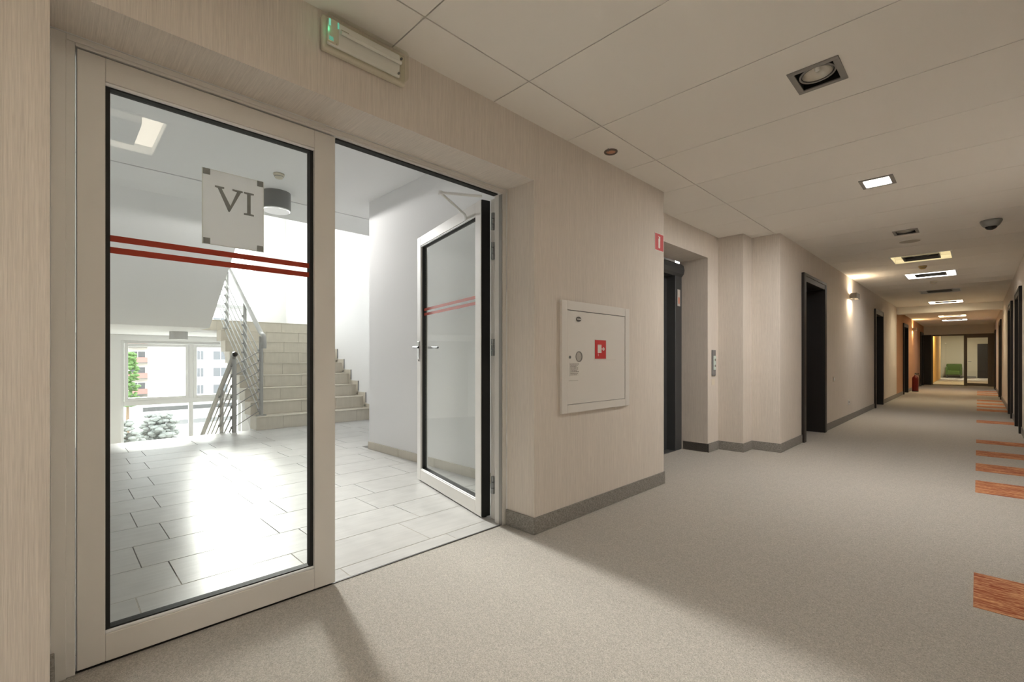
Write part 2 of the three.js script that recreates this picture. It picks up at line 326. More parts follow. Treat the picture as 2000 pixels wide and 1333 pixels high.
// ------------------------------------------------------------------ stair railings
{
  const r1 = thing('stair_railing', 'grey steel railing with thin rods climbing beside the steps', 'railing', [-6.0, RISE, -0.2]);
  const slope = RISE / TREAD, posts = [[0, 0], [-0.872, 3 * RISE - 0.012], [-2.0, 7 * RISE - 0.012 + 0.04]];
  const H = 1.3, at = (dx, h) => [dx, h - slope * dx, 0];
  for (const [px, py] of posts) {
    const top = H - 0.05 - slope * px - 0.0;
    const g = cyl(0.03, top - py, 18); g.translate(px, (top + py) / 2, 0);
    const p = mesh('post', g, M.brushed, r1);
    const f = cyl(0.075, 0.018, 24); f.translate(px, py + 0.008, 0); mesh('flange', f, M.brushed, p);
    for (let k = 0; k < 7; k++) { const b = cyl(0.018, 0.06, 10); b.rotateX(PI / 2); const q = at(px, 0.1 + 0.155 * k); b.translate(q[0] + 0.002, q[1], 0.02); if (q[1] > py + 0.03) mesh('rod_clip', b, M.greyPaint, p); }
  }
  for (let k = 0; k < 7; k++) mesh('rod', tube([[...at(0.06, 0.1 + 0.155 * k)].map((v, i) => i === 2 ? 0.038 : v), [...at(-2.35, 0.1 + 0.155 * k)].map((v, i) => i === 2 ? 0.038 : v)], 0.0095, 8), M.brushed, r1);
  mesh('handrail', tube([[0.14, H - 0.24, 0], [0.145, H - 0.12, 0], [0.12, H - 0.04, 0], at(-0.05, H), at(-1.2, H), at(-2.4, H)], 0.034, 12, 60), M.brushed, r1);

  const r2 = thing('stair_railing', 'grey steel railing of the flight going down by the window', 'railing', [-5.9, 0, 0.2]);
  const dslope = 1.325 / 1.89;
  { const g = cyl(0.032, 1.1, 18); g.translate(0, 0.55, 0); const p = mesh('post', g, M.brushed, r2);
    for (let k = 0; k < 7; k++) { const b = cyl(0.018, 0.06, 10); b.rotateX(PI / 2); b.translate(0, 0.07 + 0.155 * k, 0.02); mesh('rod_clip', b, M.greyPaint, p); } }
  { const px = -0.72, yb = -0.55, yt = 1.1 - dslope * 0.72; const g = cyl(0.029, yt - yb, 16); g.translate(px, (yt + yb) / 2, 0); const p = mesh('post', g, M.brushed, r2);
    for (let k = 0; k < 7; k++) { const b = cyl(0.02, 0.06, 10); b.rotateX(PI / 2); b.translate(px, 0.07 + 0.155 * k - dslope * 0.72, 0.02); mesh('rod_clip', b, M.greyPaint, p); } }
  { const px = -2.1, yb = -1.64, yt = 1.1 - dslope * 2.1; const g = cyl(0.029, yt - yb, 16); g.translate(px, (yt + yb) / 2, 0); mesh('post', g, M.brushed, r2); }
  for (let k = 0; k < 7; k++) mesh('rod', tube([[0.03, 0.07 + 0.155 * k + dslope * 0.03, 0.038], [-2.2, 0.07 + 0.155 * k - dslope * 2.2, 0.038]], 0.0105, 8), M.brushed, r2);
  mesh('handrail', tube([[0.05, 1.17, 0], [-0.02, 1.17, 0], [-0.12, 1.13 - dslope * 0.08, 0], [-1.2, 1.17 - dslope * 1.2, 0], [-2.4, 1.17 - dslope * 2.4, 0]], 0.037, 12, 60), M.brushed, r2);
  for (let k = 0; k < 7; k++) { const y = 0.07 + 0.155 * k; mesh('link_rod', tube([[0, y, 0.01], [-0.1, y + RISE + 0.03, -0.4]], 0.006, 8), M.greyPaint, r2); }
}

// ------------------------------------------------------------------ facade windows
function casement(name, label, z0, z1, y0, y1, mullions, transoms, sashes) {
  const o = structure(name, label, 'window'), x0 = SX - 0.17, x1 = SX - 0.09;
  const bars = [[z0, z0 + 0.055, y0, y1], [z1 - 0.055, z1, y0, y1], [z0 + 0.055, z1 - 0.055, y0, y0 + 0.06], [z0 + 0.055, z1 - 0.055, y1 - 0.055, y1]];
  for (const m of mullions) { const cuts = [y0 + 0.06, ...transoms.flatMap(([t]) => [t - 0.0505, t + 0.0505]), y1 - 0.0555]; for (let i = 0; i < cuts.length; i += 2) bars.push([m - 0.04, m + 0.04, cuts[i] + 0.0005, cuts[i + 1]]); }
  for (const b of bars) mesh('frame_bar', soft(x0, x1, b[2], b[3], b[0], b[1], 0.006, 1), M.whiteFrame, o);
  for (const [t, a, b] of transoms) mesh('frame_bar', soft(x0, x1, t - 0.05, t + 0.05, a, b, 0.006, 1), M.whiteFrame, o);
  for (const [a, b, c, d] of sashes) {
    const s = mesh('sash', [soft(x0 + 0.02, x1 + 0.02, c, d, a, a + 0.06, 0.006, 1), soft(x0 + 0.02, x1 + 0.02, c, d, b - 0.06, b, 0.006, 1), soft(x0 + 0.02, x1 + 0.02, c, c + 0.06, a + 0.06, b - 0.06, 0.006, 1), soft(x0 + 0.02, x1 + 0.02, d - 0.06, d, a + 0.06, b - 0.06, 0.006, 1)], M.whiteFrame, o);
    mesh('handle', soft(x1 + 0.02, x1 + 0.045, (c + d) / 2 - 0.07, (c + d) / 2 + 0.05, a + 0.018, a + 0.04, 0.004, 1), M.white, s);
  }
  const pane = new THREE.PlaneGeometry(z1 - z0 - 0.1, y1 - y0 - 0.1); pane.rotateY(PI / 2); pane.translate((x0 + x1) / 2, (y0 + y1) / 2, (z0 + z1) / 2);
  mesh('pane', pane, M.glass, o);
  return o;
}
casement('window_1', 'white framed window beneath the landing with two opening sashes', -1.02, 1.151, -1.1, 1.48, [-0.045], [[0.19, -0.9645, 1.0955]], [[0.0, 1.09, 0.242, 1.42], [-0.96, -0.09, 0.242, 1.42]]);
casement('window_2', 'tall bright window above the half landing', -1.32, 1.95, 1.93, 5.4, [0.35], [], []);
{ const sill = structure('trim_2', 'white sill of the tall landing window', 'window sill'); mesh('sill_board', soft(SX - 0.1, SX + 0.03, 1.9, 1.93, -1.34, 1.97, 0.006, 1), M.white, sill); }

// ------------------------------------------------------------------ glass double door
function doorLeaf(name, label, L, H, pos, turn, wide, back) {
  const o = thing(name, label, 'door', pos, turn), T = 0.07, a = 0.075, b = 0.1, c = 0.11, y0 = 0.012, t = 0.085;
  const sl = wide ? a : 0.085, sr = wide ? b : 0.085;
  const stile = (x0, x1) => mesh('stile', soft(x0, x1, y0, H, -T, 0, 0.003, 2), M.whiteMetal, o);
  stile(0, sl); stile(L - sr, L);
  mesh('bottom_rail', soft(sl, L - sr, y0, c, -T, 0, 0.003, 2), M.whiteMetal, o);
  mesh('top_rail', soft(sl, L - sr, H - t, H, -T, 0, 0.003, 2), M.whiteMetal, o);
  const gx0 = sl, gx1 = L - sr, gy0 = c, gy1 = H - t;
  const ring = (w, z0, z1, m, n) => mesh(n, [span(gx0, gx0 + w, gy0, gy1, z0, z1), span(gx1 - w, gx1, gy0, gy1, z0, z1), span(gx0 + w, gx1 - w, gy0, gy0 + w, z0, z1), span(gx0 + w, gx1 - w, gy1 - w, gy1, z0, z1)], m, o);
  for (const y of [gy0, gy1 - 0.01]) mesh('glazing_bead', soft(gx0, gx1, y, y + 0.01, -0.0165, -0.003, 0.003, 1), M.whiteFrame, o);
  ring(0.014, -0.055, -0.0165, M.gasket, 'gasket');
  const g = new THREE.PlaneGeometry(gx1 - gx0 - 0.006, gy1 - gy0 - 0.006); g.translate((gx0 + gx1) / 2, (gy0 + gy1) / 2, -0.03);
  const glass = mesh('glass_pane', g, M.glass, o);
  for (const y of [1.5425, 1.4995]) mesh('tape_stripe', span(gx0 + 0.0145, gx1 - 0.0145, y - 0.0115, y + 0.0115, -0.0285, -0.0278), M.tape, glass);
  mesh('bottom_seal', span(0.01, L - 0.01, 0.002, 0.012, -T + 0.02, -0.02), M.gasket, o);
  return { o, gx0, gx1, T };
}
{
  const fr = structure('door_1', 'white metal frame of the glass double door', 'door frame');
  const X = -0.25;
  // frame bars: outer frame with a rebate line
  mesh('jamb', soft(X - 0.08, X, 0.001, 2.219, 2.085, 2.1465, 0.003, 2), M.whiteMetal, fr);
  mesh('jamb', soft(X - 0.08, X, 0.001, 2.219, 0.0005, 0.032, 0.003, 2), M.whiteMetal, fr);
  mesh('jamb_rebate', soft(X - 0.034, X - 0.004, 0.001, 2.19, 0.0325, 0.036, 0.001, 1), M.fittingGrey, fr);
  mesh('head', soft(X - 0.08, X, 2.19, 2.2205, 0.032, 2.085, 0.003, 2), M.whiteMetal, fr);
  mesh('head_seal', span(X - 0.06, X - 0.02, 2.182, 2.19, 0.06, 1.15), M.gasket, fr);
  mesh('hinge_strip', soft(X - 0.16, X - 0.081, 0.001, 2.2, -0.034, -0.006, 0.002, 1), M.whiteMetal, fr);
  mesh('cover_strip', soft(X, X + 0.006, 0.001, 2.22, 2.108, 2.1465, 0.002, 1), M.whiteMetal, fr);
  mesh('head_cover', soft(X, X + 0.006, 2.2, 2.2205, 0.0005, 2.108, 0.002, 1), M.whiteMetal, fr);

  const leaf = doorLeaf('glass_door_leaf', 'closed glass door leaf in a white metal frame with a numbered sign', 2.081 - 1.162, 2.183, [X, 0, 2.081], PI / 2, true);
  // lock plates in the free stile edge
  mesh('lock_plate', soft(0.918, 0.921, 1.0, 1.25, -0.05, -0.025, 0.001, 1), M.steel, leaf.o);
  mesh('bolt_cover', soft(0.918, 0.921, 0.03, 0.09, -0.05, -0.025, 0.001, 1), M.steel, leaf.o);

  const open = doorLeaf('glass_door_leaf', 'glass door leaf standing open into the stairwell with a lever handle', 1.225, 2.2, [-1.645, 0, -0.222], -0.223, false);
  const oo = open.o;
  mesh('hinge_edge', soft(1.225, 1.232, 0.014, 2.198, -0.069, -0.004, 0.001, 1), M.blackEdge, oo);
  const rosette = (z) => { const r = mesh('rosette', soft(0.028, 0.058, 1.1, 1.26, Math.min(z, z + Math.sign(z + 0.035) * 0.008), Math.max(z, z + Math.sign(z + 0.035) * 0.008), 0.003, 1), M.chrome, oo); return r; };
  const r0 = rosette(0), r1 = rosette(-0.07);
  mesh('lever', tube([[0.043, 1.205, 0.0], [0.043, 1.205, 0.045], [0.055, 1.205, 0.056], [0.11, 1.205, 0.057], [0.17, 1.203, 0.055]], 0.0095, 12), M.chrome, r0);
  mesh('lever', tube([[0.043, 1.205, -0.07], [0.043, 1.205, -0.115], [0.055, 1.205, -0.126], [0.11, 1.205, -0.127], [0.18, 1.203, -0.125]], 0.0095, 12), M.chrome, r1);
  mesh('keyhole', soft(0.036, 0.05, 1.08, 1.095, 0, 0.004, 0.001, 1), M.black, oo);
  mesh('lock_plate', soft(-0.002, 0.001, 1.02, 1.26, -0.05, -0.025, 0.001, 1), M.steel, oo);
  // hinges on the jamb
  for (const y of [2.04, 1.84, 1.18, 0.24]) {
    const h = mesh('hinge', (() => { const g = cyl(0.0135, 0.036, 16); g.translate(-0.375, y, 0.004); return g; })(), M.steel, fr);
    for (const d of [-0.04, 0.04]) { const g = cyl(0.0135, 0.036, 16); g.translate(-0.375, y + d, 0.004); mesh('knuckle', g, M.steel, h); }
    mesh('hinge_plate', soft(-0.395, -0.37, y - 0.05, y + 0.05, -0.0062, -0.003, 0.001, 1), M.steel, h);
  }
  // overhead closer
  const cl = thing('door_closer', 'white folding closer arm between the open leaf and the frame head', 'door closer', [-0.5, 2.12, 0.02]);
  mesh('arm', tube([[0.14, 0.06, 0.1], [-0.02, 0.07, 0.32]], 0.009, 8), M.white, cl);
  mesh('arm', tube([[-0.02, 0.07, 0.32], [-0.14, 0.02, 0.02], [-0.2, 0.0, -0.035]], 0.009, 8), M.white, cl);
  { const g = cyl(0.014, 0.02, 14); g.translate(-0.02, 0.07, 0.32); mesh('pivot', g, M.white, cl); }
}
// numeral sign on the back of the fixed glass
{
  const s = thing('numeral_sign', 'square frosted acrylic sign with a grey roman numeral on the glass door', 'sign', [-0.288, 1.577, 1.588]);
  mesh('plate', soft(-0.004, 0, 0, 0.313, -0.115, 0.115, 0.0015, 1), M.acrylic, s);
  mesh('edge', [span(-0.0045, 0.0005, 0, 0.0025, -0.116, 0.116), span(-0.0045, 0.0005, 0.3105, 0.313, -0.116, 0.116), span(-0.0045, 0.0005, 0, 0.313, -0.1165, -0.114), span(-0.0045, 0.0005, 0, 0.313, 0.114, 0.1165)], M.white, s);
  for (const [y, z] of [[0.013, 0.101], [0.013, -0.101], [0.3, 0.101], [0.3, -0.101]]) mesh('pad', soft(0, 0.005, y - 0.012, y + 0.012, z - 0.012, z + 0.012, 0.001, 1), M.letter, s);
  // letters seen through the plate: u runs from left to right as seen from the corridor
  const W = 0.23, flat = (pts) => { const g = prism(pts, 0, 0.002); g.rotateY(PI / 2); return g; };
  const V = [[0.19, 0.796], [0.335, 0.796], [0.335, 0.776], [0.295, 0.77], [0.437, 0.56], [0.545, 0.77], [0.47, 0.776], [0.47, 0.796], [0.64, 0.796], [0.64, 0.776], [0.61, 0.77], [0.425, 0.478], [0.405, 0.478], [0.235, 0.77], [0.19, 0.776]];
  const I = [[0.66, 0.796], [0.83, 0.796], [0.83, 0.776], [0.775, 0.77], [0.775, 0.505], [0.83, 0.5], [0.83, 0.48], [0.66, 0.48], [0.66, 0.5], [0.715, 0.505], [0.715, 0.77], [0.66, 0.776]];
  const put = (P) => flat(P.map(([u, v]) => [(u - 0.5) * W, v * 0.313]));
  mesh('numeral', put(V), M.letter, s, [0.0005, 0, 0]);
  mesh('numeral', put(I), M.letter, s, [0.0005, 0, 0]);
}

// ------------------------------------------------------------------ fire hose cabinet and signs
function sheet(w, h, draw) {
  const c = document.createElement('canvas'); c.width = w; c.height = h; const x = c.getContext('2d'); draw(x, w, h);
  const t = new THREE.CanvasTexture(c); t.colorSpace = THREE.SRGBColorSpace; t.anisotropy = 8; return t;
}
function plate(name, w, h, map, parent, [x, y, z]) { // printed plate facing +x, thickness 2 mm
  const g = new THREE.PlaneGeometry(w, h); g.rotateY(PI / 2); g.translate(0.0024, 0, 0);
  const b = mesh(name, span(0, 0.002, -h / 2, h / 2, -w / 2, w / 2), M.white, parent, [x, y, z]);
  mesh('print', g, new THREE.MeshStandardMaterial({ map, roughness: 0.5 }), b);
  return b;
}
{
  const c = thing('fire_hose_cabinet', 'white wall cabinet with a red fire hose sign on its door', 'cabinet', [0, 0.735, -0.672]);
  const z0 = -0.421, z1 = 0.421, h = 0.76, t = 0.02, e = 0.06;
  const bar = (a, b, y0, y1) => mesh('frame_bar', soft(0, t, y0, y1, a, b, 0.003, 2), M.cabinet, c);
  bar(z0, z0 + e, 0, h); bar(z1 - e, z1, 0, h); bar(z0 + e, z1 - e, 0, 0.055); bar(z0 + e, z1 - e, h - 0.062, h);
  mesh('cabinet_box', span(0.0005, 0.004, 0.03, h - 0.03, z0 + 0.03, z1 - 0.03), M.gasket, c);
  const d = mesh('door', soft(0.004, 0.0165, 0.058, h - 0.066, z0 + e + 0.004, z1 - e - 0.003, 0.002, 1), M.cabinet, c);
  { const g = cyl(0.021, 0.008, 24); g.rotateZ(PI / 2); g.scale(1, 0.8, 1.25); g.translate(0.017, 0.64, 0.237); mesh('vent_cap', g, std(srgb(86, 82, 76), 0.5, { metalness: 0.5 }), d); const s = soft(0.02, 0.0225, 0.637, 0.643, 0.215, 0.26, 0.001, 1); mesh('slot', s, M.cabinet, d); }
  { const g = new THREE.TorusGeometry(0.034, 0.004, 8, 32); g.rotateY(PI / 2); g.translate(0.017, 0.382, 0.231); mesh('pull_ring', g, M.fittingGrey, d); const p = cyl(0.033, 0.003, 32); p.rotateZ(PI / 2); p.translate(0.0155, 0.382, 0.231); mesh('pull_dish', p, std(srgb(176, 172, 166), 0.4), d); }
  { const g = cyl(0.01, 0.008, 20); g.rotateZ(PI / 2); g.translate(0.018, 0.378, 0.334); const k = mesh('key_lock', g, M.steel, d); mesh('key_slot', span(0.0215, 0.0228, 0.372, 0.384, 0.3325, 0.3355), M.black, k); }
  const hose = sheet(256, 256, (x, w, q) => {
    x.fillStyle = '#d8d4ce'; x.fillRect(0, 0, w, q); x.fillStyle = '#c4191a'; x.fillRect(6, 6, w - 12, q - 12);
    x.fillStyle = '#e6dfd8'; x.fillRect(66, 66, 84, 108); x.fillRect(74, 174, 6, 34); x.fillRect(78, 190, 8, 26); x.fillRect(150, 116, 34, 10);
    x.beginPath(); x.arc(196, 121, 22, 0, 7); x.fill(); x.fillStyle = '#c4191a'; x.beginPath(); x.arc(196, 121, 7, 0, 7); x.fill();
    x.fillStyle = '#e6dfd8'; x.fillRect(180, 100, 8, 44); x.fillStyle = '#b9a9a0'; for (let k = 0; k < 6; k++) x.fillRect(72, 76 + k * 16, 72, 2);
  });
  plate('hose_sign', 0.148, 0.142, hose, d, [0.0165, 0.435, -0.025]);
  const text = sheet(256, 256, (x, w, q) => { x.fillStyle = '#dcd8d1'; x.fillRect(0, 0, w, q); x.fillStyle = '#55514b'; let s = 7; for (let k = 0; k < 9; k++) { let a = 10; const y = 22 + k * 25 + (k > 6 ? 6 : 0); while (a < 236 - (k % 3) * 24) { s = (s * 73 + 41) % 97; const l = 10 + s % 26; x.fillRect(a, y, l, 11); a += l + 6; } } });
  plate('instruction_label', 0.1, 0.09, text, d, [0.0165, 0.295, 0.286]);
  mesh('scratch', soft(0.0165, 0.0172, 0.216, 0.2185, 0.24, 0.345, 0.0003, 1), std(srgb(170, 164, 156), 0.6), d);
  mesh('scratch', soft(0.0165, 0.0172, 0.357, 0.359, -0.23, -0.07, 0.0003, 1), std(srgb(196, 191, 184), 0.6), d);

  const e1 = thing('extinguisher_sign', 'small red sign with a white extinguisher at the wall corner', 'sign', [0, 2.118, -1.613]);
  const ext = sheet(256, 256, (x, w, q) => { x.fillStyle = '#e9e2da'; x.fillRect(0, 0, w, q); x.fillStyle = '#bf1c1c'; x.fillRect(9, 9, w - 18, q - 18); x.fillStyle = '#efe6dd'; x.beginPath(); x.roundRect(104, 74, 48, 140, 14); x.fill(); x.fillRect(116, 50, 24, 26); x.fillRect(104, 44, 46, 9); x.fillRect(146, 48, 10, 60); });
  plate('plate', 0.16, 0.154, ext, e1, [0, 0, 0]);
}

// ------------------------------------------------------------------ emergency light above the glass door
{
  const o = thing('emergency_light', 'long clear emergency light with a green lit end above the glass door', 'emergency light', [0, 2.478, 1.141]);
  mesh('base_tray', soft(0, 0.03, -0.075, 0.072, -0.2, 0.2, 0.012, 3), M.cream, o);
  mesh('reflector', soft(0.03, 0.045, -0.055, 0.052, -0.16, 0.185, 0.006, 2), M.white, o);
  { const g = cyl(0.008, 0.29, 14); g.rotateX(PI / 2); g.translate(0.058, 0.006, -0.012); mesh('tube', g, M.white, o); }
  mesh('gear_box', soft(0.03, 0.055, -0.05, 0.05, 0.14, 0.186, 0.006, 2), M.cream, o);
  mesh('indicator_led', soft(0.055, 0.058, 0.015, 0.042, 0.176, 0.184, 0.001, 1), lamp(0.3, 1, 0.7, 0.23), o);
  mesh('indicator_led', soft(0.055, 0.058, 0.015, 0.042, 0.14, 0.147, 0.001, 1), lamp(0.3, 1, 0.7, 0.17), o);
  mesh('indicator_led', soft(0.055, 0.058, -0.046, -0.03, 0.165, 0.184, 0.001, 1), lamp(0.3, 1, 0.7, 0.13), o);
  const bars = sheet(128, 64, (x, w, q) => { x.fillStyle = '#d8d4c8'; x.fillRect(0, 0, w, q); x.fillStyle = '#4c463c'; for (let k = 0; k < 16; k++) x.fillRect(6 + k * 7.5, 6, 2 + k * 5 % 4, 52); });
  plate('barcode_label', 0.035, 0.02, bars, o, [0.0455, 0.018, 0.11]);
  for (const [y, z] of [[-0.04, -0.15], [0.035, -0.165], [-0.045, 0.15]]) { const g = cyl(0.005, 0.01, 10); g.rotateZ(PI / 2); g.translate(0.048, y, z); mesh('screw', g, M.greyPaint, o); }
  { const g = new RoundedBoxGeometry(0.05, 0.138, 0.39, 4, 0.022); g.translate(0.055, -0.0015, 0); mesh('clear_cover', g, new THREE.MeshPhysicalMaterial({ color: srgb(250, 250, 246), roughness: 0.04, transmission: 1, thickness: 0, ior: 1.3 }), o); }
  const p = new THREE.PointLight(new THREE.Color(0.1, 1, 0.55), 0.0003); p.position.set(0.06, 0, 0.19); p.shadow.radius = 0.3; p.castShadow = true; o.add(p);
}

// ------------------------------------------------------------------ ceiling fittings
function smallFitting(z, on, label) {
  const o = thing('recessed_spotlight', label, 'ceiling light', [1.37, CEIL, z], 0);
  const W = 0.112, D = 0.127, q = 0.028;
  mesh('trim', [soft(-W, W, -0.006, 0.004, -D, -D + q, 0.002, 1), soft(-W, W, -0.006, 0.004, D - q, D, 0.002, 1), soft(-W, -W + q, -0.006, 0.004, -D + q, D - q, 0.002, 1), soft(W - q, W, -0.006, 0.004, -D + q, D - q, 0.002, 1)], M.fittingGrey, o);
  const w = W - q, d = D - q;
  mesh('housing', [span(-w, w, 0.11, 0.115, -d, d), span(-w - 0.004, -w, 0.0, 0.115, -d, d), span(w, w + 0.004, 0.0, 0.115, -d, d), span(-w, w, 0.0, 0.115, -d - 0.004, -d), span(-w, w, 0.0, 0.115, d, d + 0.004)], M.black, o);
  const head = new THREE.Group(); head.name = 'lamp_head'; head.position.set(0, 0.012, 0); head.rotation.z = on ? 0 : 0.06; o.add(head);
  for (const [r, t, y] of [[0.078, 0.005, 0], [0.068, 0.003, 0.004]]) { const g = new THREE.TorusGeometry(r, t, 8, 40); g.rotateX(PI / 2); g.translate(0, y, 0); mesh('ring', g, M.fittingGrey, head); }
  const refl = new THREE.LatheGeometry([[0.066, 0.0], [0.06, 0.012], [0.045, 0.03], [0.02, 0.045], [0.0, 0.05]].map((p) => new THREE.Vector2(...p)), 36);
  if (on) {
    mesh('lamp_face', soft(-w + 0.001, w - 0.001, -0.014, -0.012, -d + 0.001, d - 0.001, 0.0008, 1), lamp(1, 0.97, 0.9, 6), head);
    const l = new THREE.RectAreaLight(new THREE.Color(1, 0.97, 0.92), 190, 0.15, 0.18); l.position.set(0, -0.004, 0); l.rotation.x = -PI / 2; o.add(l);
  } else { mesh('reflector', refl, std(srgb(205, 200, 190), 0.25, { metalness: 0.6 }), head); const b = cyl(0.014, 0.03, 16, 0.01); b.translate(0.0, 0.03, 0); mesh('bulb', b, M.white, head); }
  return o;
}
smallFitting(-0.69, false, 'unlit square recessed spotlight in the ceiling facing the glass door');
smallFitting(-2.74, true, 'small white lit square spotlight in the ceiling by the lift lobby');
smallFitting(-4.895, false, 'unlit square recessed spotlight beside the round ceiling speaker');
function bigFitting(z, y, col, k, label, power) {
  const o = thing('recessed_panel_light', label, 'ceiling light', [1.38, y, z], 0, 'square recessed panel lights');
  const W = 0.325, C = 0.2, D = 0.085;
  const ring = (a, b, y0, y1) => [span(-a, a, y0, y1, b, a), span(-a, a, y0, y1, -a, -b), span(-a, -b, y0, y1, -b, b), span(b, a, y0, y1, -b, b)];
  mesh('trim', ring(W + 0.012, W - 0.008, -0.006, 0.003), M.white, o);
  mesh('side_panel', ring(W - 0.002, W - 0.006, 0.003, D), M.white, o);
  const on = k > 0;
  mesh('diffuser', ring(W - 0.006, C + 0.004, D - 0.03, D - 0.024), on ? lamp(col[0], col[1], col[2], k) : M.white, o);
  const c = mesh('centre_frame', ring(C + 0.004, C - 0.012, -0.004, D - 0.024), M.greyPaint, o);
  mesh('louvre', span(-C + 0.012, C - 0.012, 0.035, 0.04, -C + 0.012, C - 0.012), M.black, c);
  { const g = new THREE.TorusGeometry(0.1, 0.006, 8, 32); g.rotateX(PI / 2); g.translate(0, 0.032, 0); mesh('ring', g, M.greyPaint, c); }
  if (on) for (const [x, zz, w, h] of [[0, 0.262, 0.62, 0.11], [0, -0.262, 0.62, 0.11], [0.262, 0, 0.11, 0.4], [-0.262, 0, 0.11, 0.4]]) {
    const l = new THREE.RectAreaLight(new THREE.Color(...col), power, w, h); l.position.set(x, D - 0.034, zz); l.rotation.x = -PI / 2; o.add(l);
  }
  return o;
}
const WARM = [1, 0.78, 0.46], NEUT = [1, 0.97, 0.91], COOL = [0.93, 0.97, 1];
bigFitting(1.945, CEIL, [1, 0.89, 0.7], 2.0, 'square recessed panel light mirrored in the glass door', 3.4);
bigFitting(4.085, CEIL, NEUT, 2.0, 'square recessed panel light behind the viewer by the end wall', 17);
bigFitting(-6.825, CEIL, [1, 0.8, 0.42], 0.3, 'warm yellow lit square panel light with a dark centre', 0.6);
bigFitting(-8.755, CEIL, [1, 0.97, 0.93], 2.0, 'cold white lit square panel light with a dark centre', 9);
bigFitting(-11.525, CEIL, WARM, 0, 'unlit square panel light between the lit ones of the corridor', 0);
bigFitting(-14.225, CEIL, [1, 0.84, 0.58], 2.6, 'warm white lit square panel light just before the ceiling beam', 14);
bigFitting(-18.525, 2.5, WARM, 2.2, 'warm lit square panel light beyond the ceiling beam', 13);
bigFitting(-20.725, 2.5, COOL, 2.2, 'white lit square panel light before the far glass doors', 4);
{
  const s = thing('ceiling_speaker', 'flat round white speaker flush with the corridor ceiling', 'speaker', [1.36, CEIL, -5.47]);
  { const g = cyl(0.105, 0.006, 40); g.translate(0, -0.003, 0); mesh('grille', g, std(srgb(196, 188, 176), 0.9), s); const t = new THREE.TorusGeometry(0.105, 0.005, 8, 48); t.rotateX(PI / 2); t.translate(0, -0.002, 0); mesh('rim', t, M.panel, s); }
  const d = thing('dome_camera', 'silver dome camera with a dark window on the ceiling', 'security camera', [2.06, CEIL, -4.95]);
  { const g = new THREE.LatheGeometry([[0.0, 0], [0.085, 0], [0.088, -0.008], [0.085, -0.02], [0.07, -0.05], [0.058, -0.066], [0.05, -0.068], [0, -0.066]].map((p) => new THREE.Vector2(...p)), 40); mesh('housing', g, std(srgb(150, 152, 150), 0.35, { metalness: 0.5, side: THREE.DoubleSide }), d); }
  { const g = new THREE.SphereGeometry(0.05, 32, 16, 0, PI * 2, PI / 2, PI / 2); g.scale(1, 0.75, 1); g.translate(0, -0.064, 0); mesh('dome', g, std(srgb(20, 20, 22), 0.08), d); }
  const r = thing('recessed_downlight', 'small round recessed downlight with a copper inside near the wall', 'ceiling light', [0.119, CEIL, -0.678]);
  { const g = new THREE.TorusGeometry(0.04, 0.008, 10, 40); g.rotateX(PI / 2); g.translate(0, -0.003, 0); mesh('ring', g, std(srgb(104, 90, 80), 0.5), r); const p = new THREE.SphereGeometry(0.036, 24, 10, 0, PI * 2, PI / 2, PI / 2); p.scale(1, 0.25, 1); mesh('lens', p, M.copper, r); const b = cyl(0.004, 0.02, 10); b.translate(0.012, -0.01, 0.05); mesh('sprung_clip', b, M.greyPaint, r); }
  const smoke = (x, y, z, label, col) => { const o = thing('smoke_detector', label, 'smoke detector', [x, y, z]); const g = new THREE.LatheGeometry([[0, 0], [0.052, 0], [0.054, -0.012], [0.05, -0.018], [0.045, -0.022], [0.036, -0.044], [0.02, -0.05], [0, -0.05]].map((p) => new THREE.Vector2(...p)), 36); mesh('housing', g, col, o); const t = new THREE.TorusGeometry(0.042, 0.003, 6, 32); t.rotateX(PI / 2); t.translate(0, -0.028, 0); mesh('vent_slot', t, M.greyPaint, o); };
  smoke(-3.15, SC, 0.47, 'cream smoke detector on the stairwell ceiling behind the glass', M.cream);
  smoke(1.345, CEIL, -7.66, 'yellowish smoke detector between two lit panel lights', std(srgb(196, 170, 110), 0.6));
  smoke(1.37, CEIL, -9.75, 'smoke detector behind the cold white panel light', M.cream);
  const c = thing('cylinder_lamp', 'grey cylinder ceiling lamp in the stairwell beside the numeral sign', 'ceiling light', [-3.75, SC, 0.3]);
  { const g = cyl(0.15, 0.2, 48); g.translate(0, -0.1, 0); mesh('housing', g, M.greyPaint, c); const t = new THREE.TorusGeometry(0.142, 0.008, 8, 48); t.rotateX(PI / 2); t.translate(0, -0.2, 0); mesh('rim', t, M.white, c); const q = cyl(0.136, 0.03, 40); q.translate(0, -0.2, 0); mesh('diffuser', q, lamp(1, 0.98, 0.94, 0.25), c); const l = new THREE.PointLight(new THREE.Color(1, 0.98, 0.95), 1.4); l.position.set(0, -0.2075, 0); l.shadow.radius = 0.3; l.castShadow = true; c.add(l); }
  const c2 = thing('cylinder_lamp', 'grey cylinder lamp under the half landing by the window', 'ceiling light', [-8.3, 1.6, 0.5]);
  { const g = cyl(0.14, 0.14, 40); g.translate(0, -0.07, 0); mesh('housing', g, std(srgb(196, 196, 196), 0.6), c2); const q = cyl(0.12, 0.004, 40); q.translate(0, -0.142, 0); mesh('diffuser', q, M.white, c2); }
}

